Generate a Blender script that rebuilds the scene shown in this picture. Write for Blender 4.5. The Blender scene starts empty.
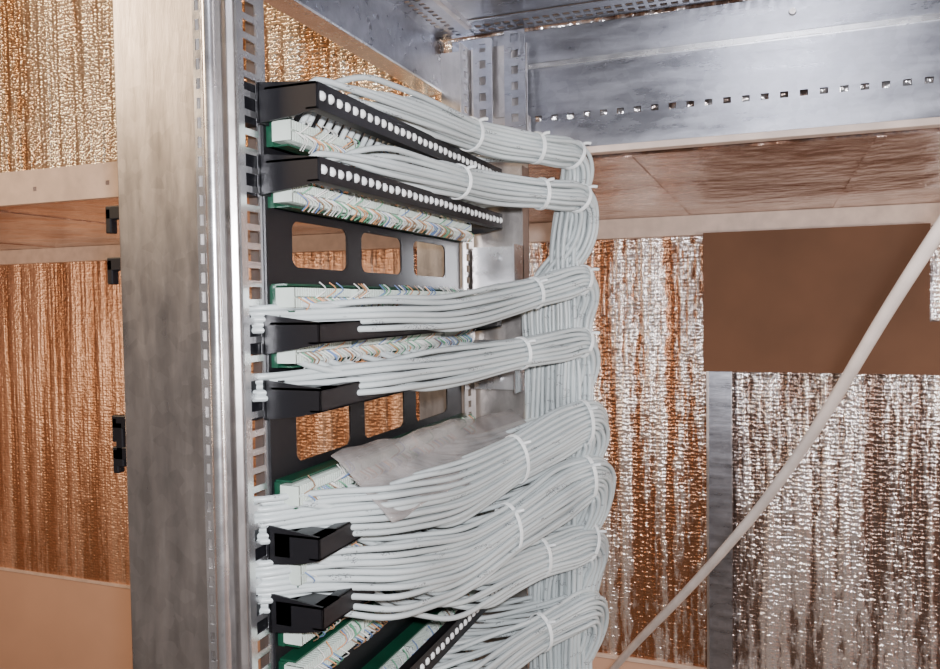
import bpy, bmesh, math, random
from mathutils import Vector, Matrix
random.seed(7)
H = 1.5   # eye height; all scene heights below are relative to it
scene = bpy.context.scene
COL = scene.collection

# ------------------------------------------------------------ materials
def new_mat(name):
    m = bpy.data.materials.new(name); m.use_nodes = True
    nt = m.node_tree
    return m, nt, nt.nodes["Principled BSDF"]

def coords(nt, scale=(1,1,1), kind="Object"):
    tc = nt.nodes.new("ShaderNodeTexCoord"); mp = nt.nodes.new("ShaderNodeMapping")
    mp.inputs["Scale"].default_value = scale
    nt.links.new(tc.outputs[kind], mp.inputs["Vector"])
    return mp.outputs["Vector"]

def noise(nt, vec, scale, detail=3, rough=.5):
    n = nt.nodes.new("ShaderNodeTexNoise")
    n.inputs["Scale"].default_value = scale; n.inputs["Detail"].default_value = detail
    n.inputs["Roughness"].default_value = rough
    nt.links.new(vec, n.inputs["Vector"]); return n.outputs["Fac"]

def ramp(nt, fac, stops):
    r = nt.nodes.new("ShaderNodeValToRGB")
    while len(r.color_ramp.elements) < len(stops): r.color_ramp.elements.new(.5)
    for e,(p,c) in zip(r.color_ramp.elements, stops):
        e.position = p; e.color = (*c,1) if len(c)==3 else c
    nt.links.new(fac, r.inputs["Fac"]); return r.outputs["Color"]

def bump(nt, h, strength, dist, normal=None):
    b = nt.nodes.new("ShaderNodeBump")
    b.inputs["Strength"].default_value = strength; b.inputs["Distance"].default_value = dist
    nt.links.new(h, b.inputs["Height"])
    if normal: nt.links.new(normal, b.inputs["Normal"])
    return b.outputs["Normal"]

def plain(name, col, rough=.5, metal=0, var=.12, nscale=30, alpha=1):
    m, nt, b = new_mat(name)
    v = coords(nt)
    f = noise(nt, v, nscale)
    lo = tuple(c*(1-var) for c in col); hi = tuple(min(1,c*(1+var)) for c in col)
    nt.links.new(ramp(nt, f, [(.3,lo),(.7,hi)]), b.inputs["Base Color"])
    b.inputs["Roughness"].default_value = rough; b.inputs["Metallic"].default_value = metal
    b.inputs["Alpha"].default_value = alpha
    return m

def jacket(name, col):
    """cable jacket with small, sparse runs of dark printed legend"""
    m, nt, b = new_mat(name)
    f = noise(nt, coords(nt), 12)
    base = ramp(nt, f, [(.3,tuple(c*.88 for c in col)),(.7,tuple(c*1.1 for c in col))])
    chars = ramp(nt, noise(nt, coords(nt,(520,420,900)), 1.0, 0), [(.56,(0,0,0)),(.60,(1,1,1))])
    runs = ramp(nt, noise(nt, coords(nt,(60,14,120)), 1.0, 0), [(.70,(0,0,0)),(.73,(1,1,1))])
    mul = nt.nodes.new("ShaderNodeMath"); mul.operation="MULTIPLY"
    nt.links.new(chars, mul.inputs[0]); nt.links.new(runs, mul.inputs[1])
    mul2 = nt.nodes.new("ShaderNodeMath"); mul2.operation="MULTIPLY"; mul2.inputs[1].default_value=.7
    nt.links.new(mul.outputs[0], mul2.inputs[0])
    mx = nt.nodes.new("ShaderNodeMix"); mx.data_type='RGBA'
    nt.links.new(mul2.outputs[0], mx.inputs[0]); nt.links.new(base, mx.inputs[6]); mx.inputs[7].default_value=(.05,.05,.06,1)
    nt.links.new(mx.outputs[2], b.inputs["Base Color"]); b.inputs["Roughness"].default_value=.33
    return m

def galv(name, col=(.56,.58,.61), rough=.34, stretch=(1,1,1)):
    m, nt, b = new_mat(name)
    v = coords(nt); vs = coords(nt, stretch)
    vo = nt.nodes.new("ShaderNodeTexVoronoi"); vo.inputs["Scale"].default_value = 90
    nt.links.new(v, vo.inputs["Vector"])
    sp = nt.nodes.new("ShaderNodeSeparateColor"); nt.links.new(vo.outputs["Color"], sp.inputs[0])
    f = noise(nt, vs, 14, 5, .65)
    mx = nt.nodes.new("ShaderNodeMath"); mx.operation = "MULTIPLY_ADD"; mx.inputs[1].default_value=.16
    nt.links.new(sp.outputs[0], mx.inputs[0]); nt.links.new(f, mx.inputs[2])
    lo = tuple(c*.72 for c in col); hi = tuple(min(1,c*1.25) for c in col)
    nt.links.new(ramp(nt, mx.outputs[0], [(.3,lo),(.85,hi)]), b.inputs["Base Color"])
    rr = ramp(nt, f, [(.3,(rough-.06,)*3),(.7,(rough+.08,)*3)])
    nt.links.new(rr, b.inputs["Roughness"])
    nt.links.new(bump(nt, f, .12, .003), b.inputs["Normal"])
    b.inputs["Metallic"].default_value = .93
    return m

def foil(name, dark, light, rough=.24, colstrength=1.0, metal=.85, colscale=16, pitch=.0085, lo=.64, hi=.80, fine=1.0):
    """metallised bubble-film: crumpled vertical columns with small pressed cells."""
    m, nt, b = new_mat(name)
    fcol = noise(nt, coords(nt, (colscale, colscale, .8)), 1.0, 3, .6)
    vo = nt.nodes.new("ShaderNodeTexVoronoi"); vo.inputs["Scale"].default_value = 1.0
    vo.inputs["Randomness"].default_value = .6
    nt.links.new(coords(nt, (.62/pitch, .62/pitch, 1/pitch)), vo.inputs["Vector"])
    fm = noise(nt, coords(nt, (75,75,22)), 1.0, 4, .7)
    mixf = nt.nodes.new("ShaderNodeMath"); mixf.operation="MULTIPLY_ADD"; mixf.inputs[1].default_value=.45
    nt.links.new(fm, mixf.inputs[0]); nt.links.new(fcol, mixf.inputs[2])
    nt.links.new(ramp(nt, mixf.outputs[0], [(lo,dark),(hi,light)]), b.inputs["Base Color"])  # base colour paints in pale sparkle streaks and copper reflections
    n1 = bump(nt, fcol, colstrength, .05)
    n2 = bump(nt, fm, .7*fine, .006, n1)
    n3 = bump(nt, vo.outputs["Distance"], .75*fine, .0035, n2)
    nt.links.new(n3, b.inputs["Normal"])
    b.inputs["Metallic"].default_value = metal; b.inputs["Roughness"].default_value = rough
    return m

M = {}
M["galv"]  = galv("galvanised_steel", (.52,.49,.47), .32, (3,3,.6))
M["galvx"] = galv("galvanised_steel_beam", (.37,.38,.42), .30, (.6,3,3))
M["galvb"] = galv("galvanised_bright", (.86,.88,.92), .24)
M["black"] = plain("black_powder_coat", (.004,.004,.006), .45)
M["cable"] = jacket("cable_jacket_grey", (.50,.55,.55))
M["tie"]   = plain("nylon_tie_white", (.82,.85,.84), .35)
M["idc"]   = plain("terminal_plastic", (.60,.68,.61), .4)
M["pcb"]   = plain("pcb_green", (.004,.055,.028), .4)
M["cream"] = plain("cream_painted_steel", (.70,.56,.47), .5)
M["card"]  = plain("cardboard_brown", (.155,.078,.043), .85, 0, .14, 6)
M["board"] = plain("tan_board", (.66,.42,.30), .7, 0, .06, 4)
M["foil_back_left"]  = foil("foil_copper_dull", (.44,.23,.13), (.84,.56,.40), .33, .5, .75, 16, fine=.8)
M["foil_mid"] = foil("foil_copper_glints", (.43,.22,.125), (1,.95,.92), .18, 1.0, lo=.69, hi=.78)
M["foil_right"] = foil("foil_silver_glints", (.27,.20,.17), (1,.99,1), .16, 1.0, lo=.69, hi=.78, fine=1.1)
M["foil_gold"] = foil("foil_gold", (.60,.35,.18), (1.0,.90,.72), .19, .9, pitch=.006)
M["foil_under"] = foil("foil_copper_smooth", (.42,.24,.16), (.88,.74,.68), .14, .45, .94, 5, .02, .62,.84,.4)
M["w_orange"] = plain("wire_orange", (.62,.30,.14), .4)
M["w_blue"] = plain("wire_blue", (.14,.22,.42), .4)
M["w_green"] = plain("wire_green", (.12,.34,.2), .4)
M["w_brown"] = plain("wire_brown", (.28,.17,.1), .4)
M["w_white"] = plain("wire_white", (.7,.7,.66), .4)
M["beige"] = plain("beige_sheath", (.60,.51,.45), .45)
M["plastic"] = plain("clear_sleeve", (.46,.42,.40), .06, 0, .4, 25, .42)
M["floor"] = plain("concrete_floor", (.3,.27,.24), .8)

# ------------------------------------------------------------ helpers
def empty(name):
    e = bpy.data.objects.new(name, None); COL.objects.link(e); return e

def add_mesh(name, bm, mat, parent=None, smooth=False, bevel=0, solid=0):
    me = bpy.data.meshes.new(name); 
    bmesh.ops.recalc_face_normals(bm, faces=bm.faces)
    bm.to_mesh(me); bm.free()
    o = bpy.data.objects.new(name, me); COL.objects.link(o)
    mats = mat if isinstance(mat, (list,tuple)) else [mat]
    for k in mats: me.materials.append(M[k])
    if smooth:
        for p in me.polygons: p.use_smooth = True
    if solid:
        s = o.modifiers.new("solid","SOLIDIFY"); s.thickness = solid; s.offset = 0
    if bevel:
        b = o.modifiers.new("bevel","BEVEL"); b.width = bevel; b.segments = 2; b.limit_method='ANGLE'
    if parent: o.parent = parent
    return o

def bx(bm, x0,x1,y0,y1,z0,z1, mi=0):
    vs = [bm.verts.new((x,y,z+H)) for x in (x0,x1) for y in (y0,y1) for z in (z0,z1)]
    for f in ((0,1,3,2),(4,6,7,5),(0,4,5,1),(2,3,7,6),(0,2,6,4),(1,5,7,3)):
        fc = bm.faces.new([vs[i] for i in f]); fc.material_index = mi

def box(name, x0,x1,y0,y1,z0,z1, mat, parent=None, bevel=.001):
    bm = bmesh.new(); bx(bm,x0,x1,y0,y1,z0,z1)
    return add_mesh(name, bm, mat, parent, bevel=bevel)

def perf(name, axis, const, us, vs, holes, mat, parent, thick=.0015):
    bm = bmesh.new()
    us = sorted(set(round(u,6) for u in us)); vs = sorted(set(round(v,6) for v in vs))
    def inhole(u,v):
        return any(a<u<b and c<v<d for a,b,c,d in holes)
    grid = {}
    def V(i,j):
        if (i,j) not in grid:
            u,v = us[i],vs[j]
            co = {'X':(const,u,v+H),'Y':(u,const,v+H),'Z':(u,v,const+H)}[axis]
            grid[(i,j)] = bm.verts.new(co)
        return grid[(i,j)]
    for i in range(len(us)-1):
        for j in range(len(vs)-1):
            if not inhole((us[i]+us[i+1])/2,(vs[j]+vs[j+1])/2):
                bm.faces.new([V(i,j),V(i+1,j),V(i+1,j+1),V(i,j+1)])
    return add_mesh(name, bm, mat, parent, solid=thick)

def strip_holes(axis, const, u0,u1,v0,v1, n, hu0,hu1, duty, name, mat, parent, along='v', thick=.0015):
    us=[u0,u1]; vs=[v0,v1]; holes=[]
    if along=='v':
        p=(v1-v0)/n; us+= [hu0,hu1]
        for k in range(n):
            a=v0+p*(k+.5-duty/2); b=v0+p*(k+.5+duty/2); vs+=[a,b]; holes.append((hu0,hu1,a,b))
    else:
        p=(u1-u0)/n; vs+=[hu0,hu1]
        for k in range(n):
            a=u0+p*(k+.5-duty/2); b=u0+p*(k+.5+duty/2); us+=[a,b]; holes.append((a,b,hu0,hu1))
    return perf(name, axis, const, us, vs, holes, mat, parent, thick)

def curve_obj(name, splines, r, mat, parent=None, res=3, bres=2, cyclic=False, kind='NURBS'):
    cu = bpy.data.curves.new(name,'CURVE'); cu.dimensions='3D'
    cu.bevel_depth=r; cu.bevel_resolution=bres; cu.resolution_u=res
    cu.use_fill_caps = True
    for pts in splines:
        s = cu.splines.new(kind); s.points.add(len(pts)-1)
        for p,c in zip(s.points, pts): p.co = (c[0],c[1],c[2]+H,1)
        if kind=='NURBS':
            s.order_u=3; s.use_endpoint_u = not cyclic
        s.use_cyclic_u = cyclic
        s.use_smooth = True
    cu.materials.append(M[mat])
    o = bpy.data.objects.new(name,cu); COL.objects.link(o)
    if parent: o.parent=parent
    return o

# ------------------------------------------------------------ room
YB = 2.0
def wall_piece(name, x0,x1,y0,y1,z0,z1, mat, parent=None): return box(name,x0,x1,y0,y1,z0,z1,mat,parent,0)
wb = empty("wall_back")
wall_piece("foil_left", -3.3,-.95, YB,YB+.02,-.9,.157,"foil_back_left", wb)
wall_piece("foil_middle",-.95,-.10, YB,YB+.02,-.9,.157,"foil_mid", wb)
wall_piece("foil_right",-.10,1.6, YB,YB+.02,-.9,.157,"foil_right", wb)
wall_piece("lower_board",-3.3,1.6, YB,YB+.02,-1.5,-.9,"board", wb)
wall_piece("upper_board",-3.3,1.6, YB,YB+.02,.157,1.25,"board", wb)
wall_piece("wall_left",-3.32,-3.3,-1.2,YB+.02,-1.5,1.25,"board")
wall_piece("wall_right",1.6,1.62,-1.2,YB+.02,-1.5,1.25,"board")
wall_piece("floor",-3.3,1.6,-1.2,YB+.02,-1.52,-1.5,"floor")
wall_piece("ceiling",-3.3,1.6,-.2,YB+.02,1.25,1.27,"cream")
t = box("trim_1",-3.3,1.6,YB-.03,YB,.157,.205,"cream",None,.002)
box("trim_2",-3.3,-.10,YB-.008,YB,-.905,-.895,"cream",None,.001)
duct = empty("foil_lined_duct")
wall_piece("underside",-3.3,1.6,1.135,YB-.03,.205,.212,"foil_under",duct)
wall_piece("near_face",-3.3,-.47,1.125,1.135,.26,1.25,"foil_gold",duct)
wall_piece("beam_backing",-.47,1.6,1.125,1.135,.212,.42,"foil_right",duct)
strip_holes('Y',1.118,-3.3,-.50,.200,.262,16,.222,.230,.05,"near_rail","cream",duct,'u',.012)
for k,x in enumerate((-2.2,-1.5,-.2,.12,.9)):
    box("seam_%d"%k, x,x+.012,1.14,1.96,.2035,.2055,"foil_under",duct,.0003)

# cardboard + background post
bm=bmesh.new()
out=[(-.158,.160),(.31,.160),(.31,-.05),(.62,-.05),(.62,-.165),(-.158,-.165)]
f=[bm.verts.new((x,1.955,z+H)) for x,z in out]; g=[bm.verts.new((x,1.961,z+H)) for x,z in out]
bm.faces.new(f); bm.faces.new(g[::-1])
for i in range(6): j=(i+1)%6; bm.faces.new([f[i],f[j],g[j],g[i]])
add_mesh("cardboard_sheet",bm,"card",wb)
wp=empty("wall_post")
box("web",-.150,-.095,1.975,1.999,-1.5,.157,"galvx",wp,.002)
box("flange",-.153,-.147,1.962,1.999,-1.5,.157,"galv",wp,.001)

# ------------------------------------------------------------ rack
rack = empty("equipment_rack")
bm=bmesh.new()
prof=[(-.535,.600),(-.535,.548),(-.531,.544),(-.446,.544),(-.440,.547),(-.434,.554),(-.429,.556),(-.424,.551),(-.419,.549),(-.415,.552),(-.414,.556)]
z0,z1=-1.5,.40
a=[bm.verts.new((x,y,z0+H)) for x,y in prof]; b=[bm.verts.new((x,y,z1+H)) for x,y in prof]
for i in range(len(prof)-1): bm.faces.new([a[i],a[i+1],b[i+1],b[i]])
add_mesh("near_post",bm,"galv",rack,solid=.002,bevel=.0006)
us=[-.4465,-.4375]; vs=[-1.5,.40]; holes=[]; us+=[-.4440,-.4398]
for k in range(118):
    z=-1.49+k*.0159; vs+=[z,z+.0090]; holes.append((-.4440,-.4398,z,z+.0090))
perf("slotted_corner_strip",'Y',.5415,us,vs,holes,"galvb",rack,.0012)
bm=bmesh.new(); arc=[]
for q in range(15):
    an=math.pi*q/14; arc.append((-.4310-.0065*math.cos(an), .5425-.0065*math.sin(an)))
a=[bm.verts.new((x,y,-1.5+H)) for x,y in arc]; b=[bm.verts.new((x,y,.40+H)) for x,y in arc]
for i in range(14): bm.faces.new([a[i],a[i+1],b[i+1],b[i]])
add_mesh("highlight_bead",bm,"galvb",rack,smooth=True)  # convex strip added to catch the flash as a glare line along the fold
strip_holes('X',-.412,.552,.590,-1.5,.40,120,.560,.578,.66,"near_rail","galvb",rack,'v',.0018)
bm=bmesh.new(); bx(bm,-.430,-.412,.5895,.5910,-1.5,.40); add_mesh("near_rail_return",bm,"galv",rack)
strip_holes('X',-.405,1.036,1.078,-1.5,.36,117,1.048,1.060,.6,"far_rail","galv",rack,'v',.0018)
bm=bmesh.new(); bx(bm,-.498,-.325,1.088,1.091,-1.5,.19); bx(bm,-.455,-.325,1.088,1.091,.19,.365); bx(bm,-.327,-.325,1.06,1.09,-1.5,.19)
add_mesh("far_post",bm,"galv",rack)
box("top_side_bar",-.466,-.455,.10,1.10,.312,.385,"galvx",rack)
box("top_side_lip",-.485,-.455,.10,1.10,.310,.313,"galvb",rack,.0005)
us=[-.455,-.400]; vs=[.1,1.085]; holes=[]
for r0 in (-.440,-.425):
    us+=[r0,r0+.008]
    for k in range(70):
        y=.11+k*.0139; vs+=[y,y+.007]; holes.append((r0,r0+.008,y,y+.007))
perf("roof_vent_strip",'Z',.384,us,vs,holes,"galvx",rack)
box("roof_plate",-.400,.9,.10,1.035,.388,.391,"galvx",rack,.0005)
box("roof_joint",-.400,-.392,.10,1.05,.380,.390,"galv",rack,.0005)
us=[-.47,.9]; vs=[1.035,1.09]; holes=[]
for r0 in (1.052,1.070):
    vs+=[r0,r0+.011]
    for k in range(92):
        x=-.39+k*.0139; us+=[x,x+.009]; holes.append((x,x+.009,r0,r0+.011))
perf("roof_vent_strip_far",'Z',.386,us,vs,holes,"galvx",rack)
wall_piece("roof_liner",-.47,.9,.10,1.12,.400,.404,"cream",rack)
strip_holes('Y',1.104,-.44,.9,.212,.340,58,.257,.265,.42,"cross_beam","galvx",rack,'u',.002)
box("cross_beam_top",-.44,.9,1.094,1.106,.336,.382,"galvx",rack,.001)
box("cross_beam_fold",-.44,.9,1.097,1.104,.330,.337,"galvb",rack,.001)
box("cross_beam_lip",-.32,.9,1.085,1.106,.204,.213,"cream",rack,.001)
bm=bmesh.new()
for x in (-.40,-.36,.02,.30,.6):
    bmesh.ops.create_cone(bm,cap_ends=True,segments=10,radius1=.005,radius2=.004,depth=.005,
        matrix=Matrix.Translation((x,1.092,.36+H))@Matrix.Rotation(math.pi/2,4,'X'))
add_mesh("bolts",bm,"galv",rack)
strip_holes('Y',1.075,-.400,-.372,.235,.372,6,-.391,-.381,.5,"corner_bracket","galvx",rack,'v',.002)
strip_holes('Y',1.070,-.352,-.322,.225,.378,7,-.342,-.332,.5,"corner_bracket_b","galvx",rack,'v',.002)
box("bracket_arm",-.41,-.32,1.076,1.09,.24,.262,"galv",rack)
for k,z in enumerate((.045,-.085)):
    bm=bmesh.new()
    bx(bm,-.40,-.325,1.062,1.064,z-.035,z+.035); bx(bm,-.327,-.325,1.02,1.064,z-.035,z+.035)
    bx(bm,-.395,-.33,1.058,1.062,z-.004,z+.001)
    for dz in (-.02,.02):
        bmesh.ops.create_cone(bm,cap_ends=True,segments=8,radius1=.005,radius2=.004,depth=.006,
            matrix=Matrix.Translation((-.362,1.058,z+dz+H))@Matrix.Rotation(math.pi/2,4,'X'))
    add_mesh("end_bracket_%d"%k,bm,"galvb",rack)
bm=bmesh.new()
for z in (.085,.040,-.10,-.128,-.42):
    bx(bm,-.552,-.532,.548,.556,z-.006,z+.006)
    bx(bm,-.552,-.546,.548,.556,z-.018,z+.004)
bx(bm,-.548,-.540,.548,.556,-.14,-.10)
add_mesh("rail_clips",bm,"black",rack,bevel=.001)

# ------------------------------------------------------------ patch panels
Y0,Y1=.582,1.034
def idc_row(bm, z, x=-.402, blocks=4, hgt=.017):
    L=(Y1-Y0-.008)/blocks
    for b_ in range(blocks):
        ya=Y0+.003+b_*L; yb=ya+L*.88
        bx(bm,x,x+.010,ya,yb,z-hgt/2,z+hgt/2,1)
        n=26; p=(yb-ya)/n
        for k in range(n):
            y=ya+p*k
            bx(bm,x+.010,x+.019,y,y+p*.55,z-hgt/2,z-.001,1)
            bx(bm,x+.010,x+.019,y,y+p*.55,z+.001,z+hgt/2,1)
        bx(bm,x+.002,x+.019,ya-.001,ya+.001,z-hgt/2,z+hgt/2,1)
def patch_panel(za,zb,rows,windows=None):
    e=empty("patch_panel")
    us=[Y0,Y1]; vs=[za,zb]; holes=[]
    if windows:
        w0,w1=windows; vs+=[w0,w1]
        for a,b in ((.622,.722),(.752,.849),(.882,.982)):
            us+=[a,b]; holes.append((a,b,w0,w1))
    perf("face_plate",'X',-.4095,us,vs,holes,"black",e,.002)
    bm=bmesh.new()
    if windows:
        bx(bm,-.409,-.396,Y0,Y1,zb-.003,zb-.001,0); bx(bm,-.409,-.396,Y0,Y1,za+.001,za+.003,0)
        for (a,b,w0_,w1_) in holes:
            for (yy,sy) in ((a,1),(b,-1)):
                for (zz,sz) in ((w0_,1),(w1_,-1)):
                    r=.010; pts=[(yy,zz)]
                    for q in range(6):
                        an=q/5*math.pi/2
                        pts.append((yy+sy*(r-r*math.sin(an)), zz+sz*(r-r*math.cos(an))))
                    fr_=[bm.verts.new((-.4088,p[0],p[1]+H)) for p in pts]; bk=[bm.verts.new((-.4102,p[0],p[1]+H)) for p in pts]
                    bm.faces.new(fr_); bm.faces.new(bk[::-1])
                    for i in range(len(pts)): j=(i+1)%len(pts); bm.faces.new([fr_[i],fr_[j],bk[j],bk[i]])
    for z in rows:
        bx(bm,-.4085,-.402,Y0+.004,Y1-.004,z-.0125,z+.0105,2)
        bx(bm,-.4085,-.392,Y0+.006,Y1-.004,z+.0105,z+.0122,2)
        bx(bm,-.4085,-.388,Y0+.006,Y1-.004,z-.0125,z-.0110,2)
        idc_row(bm,z)
    add_mesh("terminals",bm,["black","idc","pcb"],e)
    cols={"w_orange":[], "w_blue":[], "w_green":[], "w_brown":[], "w_white":[]}
    ks=list(cols)
    for z in rows:
        for k in range(110):
            y=Y0+.012+k*(Y1-Y0-.04)/110+random.uniform(-.002,.002)
            c="w_white" if random.random()<.3 else random.choice(ks)
            s=random.choice((-1,-1,-1,1))
            cols[c].append([(-.384,y,z),(-.378,y+.002,z+s*.004),(-.376,y+.004+random.uniform(0,.006),z+s*random.uniform(.006,.010)),(-.386,y+.010,z+s*.014)])
    for c,s in cols.items():
        if s: curve_obj("pairs_"+c,s,.00065,c,e,res=2,bres=1)
    return e
patch_panel(.126,.184,[.150])
patch_panel(-.010,.110,[.098,.008],(.036,.078))
patch_panel(-.058,-.012,[-.040])
patch_panel(-.186,-.062,[-.163],(-.142,-.082))
patch_panel(-.246,-.188,[-.205,-.232])
patch_panel(-.345,-.250,[-.285,-.322])
patch_panel(-.46,-.350,[-.395,-.43])
patch_panel(-.58,-.47,[-.50,-.55])

# ------------------------------------------------------------ cable managers
def manager(z, slotted=True, h=.024, xo=-.350, ye=1.045, full=True):
    e=empty("cable_manager")
    bm=bmesh.new()
    def plate(y):
        o=[(-.406,z+.016),(xo,z+h/2),(xo,z-h/2),(-.372,z-h/2-.004),(-.406,z-.018)]
        f=[bm.verts.new((x,y,zz+H)) for x,zz in o]; g=[bm.verts.new((x,y+.002,zz+H)) for x,zz in o]
        bm.faces.new(f); bm.faces.new(g[::-1])
        for i in range(5): j=(i+1)%5; bm.faces.new([f[i],f[j],g[j],g[i]])
    plate(.572)
    if full: plate(ye-.002)
    bx(bm,-.408,-.405,.572,.605,z-.018,z+.016)
    bx(bm,-.428,-.414,.558,.584,z-.018,z+.016)
    bx(bm,-.400,xo,.572,.600,z+h/2-.002,z+h/2)
    yb=ye if full else .665
    bx(bm,xo-.010,xo,.572,yb,z+h/2-.0015,z+h/2)
    bx(bm,xo-.010,xo,.572,yb,z-h/2,z-h/2+.0015)
    if not full: bx(bm,-.400,-.385,.572,ye,z-h/2,z+h/2)
    add_mesh("bracket",bm,"black",e)
    if slotted:
        strip_holes('X',xo,.574,ye,z-h/2,z+h/2,34,z-.0035,z+.0045,.62,"slotted_bar","black",e,'u',.002)
        bm=bmesh.new(); p=(ye-.574)/34
        for k in range(34):
            y=.574+p*(k+.5)
            bmesh.ops.create_icosphere(bm,subdivisions=2,radius=1,matrix=Matrix.Translation((xo-.0010,y,z+.0005+H+random.uniform(-.0008,.0008)))@Matrix.Diagonal((.0045,.0046,.0046,1)))
        add_mesh("lacing_loops",bm,"tie",e,smooth=True)
    else:
        box("solid_bar",xo-.0015,xo,.572,yb,z-h/2,z+h/2,"black",e,.0004)
    return e
manager(.173,True,.022)
manager(.113,True,.020)
manager(-.022,False,.018,-.352)
manager(-.078,False,.020,-.352)
manager(-.203,False,.020,-.356,full=False)
manager(-.262,False,.020,-.354,full=False)
manager(-.378,True,.024,-.345)

# ------------------------------------------------------------ cable bundles
def catmull(P, m=6):
    out=[]
    Q=[P[0]+(P[0]-P[1])]+P+[P[-1]+(P[-1]-P[-2])]
    for i in range(1,len(Q)-2):
        for k in range(m):
            t=k/m; p0,p1,p2,p3=Q[i-1:i+3]
            out.append(.5*((2*p1)+(-p0+p2)*t+(2*p0-5*p1+4*p2-p3)*t*t+(-p0+3*p1-3*p2+p3)*t**3))
    out.append(P[-1]); return out

def packing(n, sp, asp):
    pts=[]
    R=int(math.sqrt(n))+4
    for i in range(-R,R+1):
        for j in range(-R,R+1):
            pts.append((sp*(i+.5*(j%2)), sp*.866*j))
    pts.sort(key=lambda p:(p[0]*math.sqrt(asp))**2+(p[1]/math.sqrt(asp))**2)
    return pts[:n]

RC=.0029
def bundle(zs, zb, zm, ze, n=26, xoff=0, asp=1.3, ties=(.45,.7), zend=-.75, xn=-.362, ystart=.585, ylast=1.0, tx=-.27, near=0, fan=1.0, rise=.25):
    e=empty("network_cable_bundle")
    C=[Vector((xn-.012,.560,zb)),Vector((xn+.004,.68,(zb+zm)/2)),Vector((xn+.020,.80,zm)),
       Vector((xn+.050+xoff*.4,.92,zm+(ze-zm)*.35)),Vector((-.262+xoff*.8,1.005,zm+(ze-zm)*.8)),Vector((-.238+xoff,1.042,ze)),
       Vector((-.236+xoff,1.062,ze-.022)),Vector((-.248+xoff*.8,1.066,ze-.062)),Vector((tx+xoff*.3,1.062,ze-.13)),Vector((tx,1.058,ze-.22))]
    z=ze-.33
    while z>zend:
        C.append(Vector((tx+random.uniform(-.008,.008),1.058+random.uniform(-.004,.004),z))); z-=.11
    C.append(Vector((tx,1.058,zend)))
    L=catmull(C,4)
    T=[(L[min(i+1,len(L)-1)]-L[max(i-1,0)]).normalized() for i in range(len(L))]
    up=Vector((0,0,1)); fr=[]
    for t in T:
        up=(up-t*up.dot(t)).normalized(); fr.append((t.cross(up).normalized(),up.copy()))
    slots=packing(n,RC*2.08,asp)
    slots.sort(key=lambda p:-p[0]+random.uniform(-.0025,.0025))
    # the cables running in from the near rail keep their vertical order
    slots[:near]=sorted(slots[:near],key=lambda p:p[1])
    tk=[int(q*24) for q in ties]
    def loosf(k):
        if k>24: return 1.22
        d=min([abs(k-q) for q in tk]+[9])
        return 1.0+.22*min(1,d/4)
    def vfan(k):
        return 1+(fan-1)*max(0,1-k/15.0)
    spl=[]
    for i in range(n):
        a,b=slots[i]
        ph=random.uniform(0,6.28); ph2=random.uniform(0,6.28); am=random.uniform(.0004,.0026)
        isnear = i<near
        if isnear:
            y0=.569+random.uniform(-.004,.004); zz=zb+(i-near/2)*.0046
            pts=[(-.424,y0-.002,zz),(-.410,y0,zz)]
        else:
            yi=ystart+(ylast-ystart)*(i-near+.5)/(n-near)
            y0=yi; zz=zs+random.uniform(-.004,.004)
            pts=[(-.388,y0,zz+.004),(-.376,y0+.010,zz+(zb-zs)*rise)]
        for k,c in enumerate(L):
            if isnear:
                if c.y<y0+.020 and k<22: continue
                j=min(1,(c.y-y0)/.10) if k<22 else 1
            else:
                if c.y < y0+(.035 if rise<.5 else .022) and k<22: continue
                j=min(1,(c.y-y0-.015)/(.11 if rise<.5 else .06)) if k<22 else 1
                j=max(0,j)
            s,u=fr[k]; lo=loosf(k)
            w=am*math.sin(k*.55+ph)*(lo-.85)*2; w2=am*math.cos(k*.43+ph2)*(lo-.85)*2
            p=c+s*(a*lo+w)+u*(b*lo*vfan(k)+w2)
            if j<1:
                e2=j*j*(3-2*j)
                q=Vector((-.374 if not isnear else -.400,c.y,zz+(0 if isnear else (c.z-zs)*(.5 if rise<.5 else .9))))
                p=q.lerp(p,(.25+.75*e2) if not isnear else e2)
            pts.append(tuple(p))
        spl.append(pts)
    curve_obj("cables",spl,RC,"cable",e,res=3,bres=3)
    rr=[]; tails=[]
    for k in tk:
        c=L[k]; s,u=fr[k]; t=T[k]; lo=loosf(k)
        ra=max(abs(p[0]) for p in slots)*lo+RC+.0012; rb=max(abs(p[1]) for p in slots)*lo*vfan(k)+RC+.0012
        ring=[]
        for q in range(24):
            an=q/24*math.tau
            ring.append(tuple(c+s*math.cos(an)*ra+u*math.sin(an)*rb))
        for d in (-.0018,-.0006,.0006,.0018):
            rr.append([tuple(Vector(p)+t*d) for p in ring])
        p=c+s*ra*.75+u*rb*.7
        tails.append([tuple(p),tuple(p+s*.004+u*.002),tuple(p+s*.008+u*.002+t*.005)])
    if rr:
        curve_obj("tie_loops",rr,.0011,"tie",e,res=2,bres=1,cyclic=True)
        curve_obj("tie_tails",tails,.0020,"tie",e,res=2,bres=1)
    return e

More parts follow.
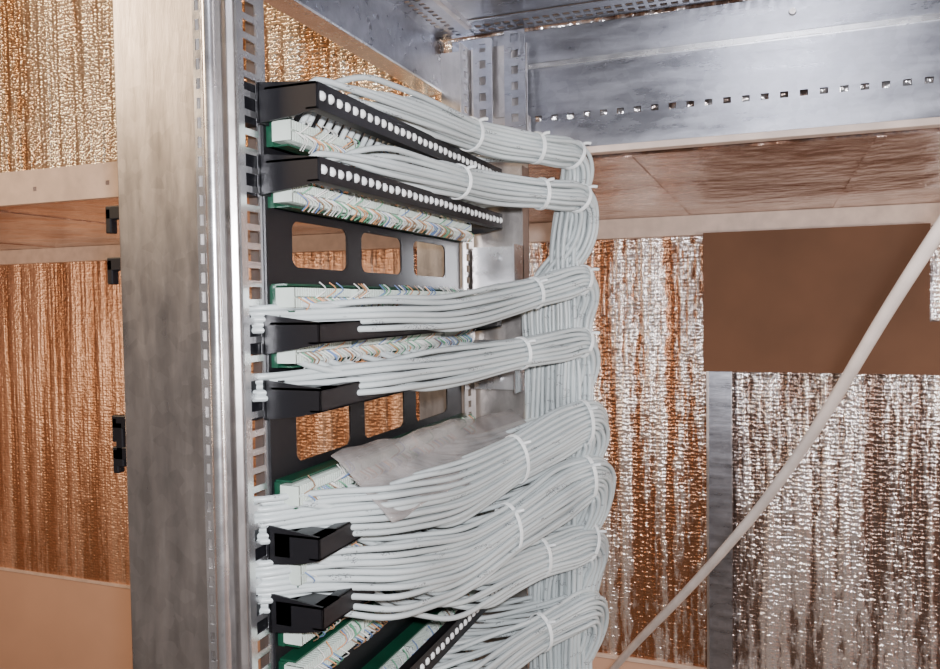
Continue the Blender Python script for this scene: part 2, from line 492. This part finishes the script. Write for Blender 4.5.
bundle(.154,.201,.203,.195,30,-.012,1.2,(.48,.66,.86),xn=-.374,tx=-.262,rise=.8)
bundle(.102,.139,.142,.138,30,-.004,1.2,(.42,.66,.86),xn=-.374,tx=-.300,rise=.8)
bundle(-.004,-.008,-.010,.030,26,.000,1.4,(.60,.84),xn=-.354,tx=-.245,near=5)
bundle(-.053,-.066,-.068,-.053,26,.000,1.4,(.58,.84),xn=-.354,tx=-.285,near=5)
bundle(-.178,-.180,-.205,-.158,46,.006,1.7,(.54,.82),xn=-.347,tx=-.250,near=9,fan=1.1)
bundle(-.220,-.238,-.276,-.232,52,.010,1.8,(.48,.80),xn=-.341,tx=-.290,near=10,fan=1.2)
bundle(-.262,-.292,-.325,-.320,36,.006,1.5,(.62,.84),xn=-.350,tx=-.258,ystart=.66)
bundle(-.395,-.425,-.43,-.41,34,.004,1.4,(.6,),xn=-.352,tx=-.28,ystart=.66)
bundle(-.50,-.53,-.53,-.52,30,.004,1.4,(.6,),xn=-.352,tx=-.27)

# loose plastic sleeve lying along the fifth bundle
bm=bmesh.new()
NU,NV=34,10; g={}
for i in range(NU):
    for j in range(NV):
        u=i/(NU-1); v=j/(NV-1)
        y=.640+.37*u; x=-.384+.062*v+.055*u*u
        z=-.138-.056*v-.002*u+.0022*math.sin(u*13+v*4)+.0014*math.sin(u*31+v*9)
        g[i,j]=bm.verts.new((x,y,z+H))
for i in range(NU-1):
    for j in range(NV-1): bm.faces.new([g[i,j],g[i+1,j],g[i+1,j+1],g[i,j+1]])
add_mesh("plastic_document_sleeve",bm,"plastic",None,smooth=True,solid=.0004)

# ------------------------------------------------------------ diagonal beige cable
curve_obj("power_cable",[[(.75,.05,1.24),(.45,.30,.62),(.24,.52,.27),(.117,.690,.062),(.024,.919,-.172),(-.09,1.07,-.36),(-.239,1.246,-.574),(-.40,1.40,-.85),(-.45,1.45,-1.2),(-.45,1.45,-1.49)]],.0058,"beige",None,res=12,bres=5)

# ------------------------------------------------------------ light
def area(name, loc, target, size, power, col):
    l=bpy.data.lights.new(name,'AREA'); l.size=size; l.energy=power; l.color=col
    o=bpy.data.objects.new(name,l); COL.objects.link(o); o.location=(loc[0],loc[1],loc[2]+H)
    d=Vector((target[0]-loc[0],target[1]-loc[1],target[2]-loc[2])); o.rotation_euler=d.to_track_quat('-Z','Y').to_euler()
    return o
area("flash_lamp",(.04,-.02,.05),(-.26,1.2,0),.03,15,(.96,.95,1))
area("upper_left_fill",(-1.7,-.3,.8),(-1.1,1.1,.4),.4,20,(1,.72,.46))  # added warm fill, brings golden brightness to the upper-left foil
area("back_left_lamp",(-2.5,.7,-.2),(-1.6,2.0,-.3),.5,8,(1,.72,.50))
area("back_right_lamp",(1.3,.9,-.2),(.1,2.0,-.3),.3,13,(1,.90,.84))
w=bpy.data.worlds.new("ambient"); scene.world=w; w.use_nodes=True
w.node_tree.nodes["Background"].inputs[0].default_value=(1,.82,.73,1)
w.node_tree.nodes["Background"].inputs[1].default_value=.13

# ------------------------------------------------------------ camera
cd=bpy.data.cameras.new("camera"); cam=bpy.data.objects.new("camera",cd); COL.objects.link(cam)
cd.sensor_width=36; cd.lens=800/940*36; cd.clip_start=.01
cam.location=(0,0,H)
cam.matrix_world=Matrix.Translation((0,0,H))@Matrix.Rotation(math.radians(20.9),4,'Z')@Matrix.Rotation(math.radians(90-2.15),4,'X')@Matrix.Rotation(math.radians(-.8),4,'Z')
scene.camera=cam
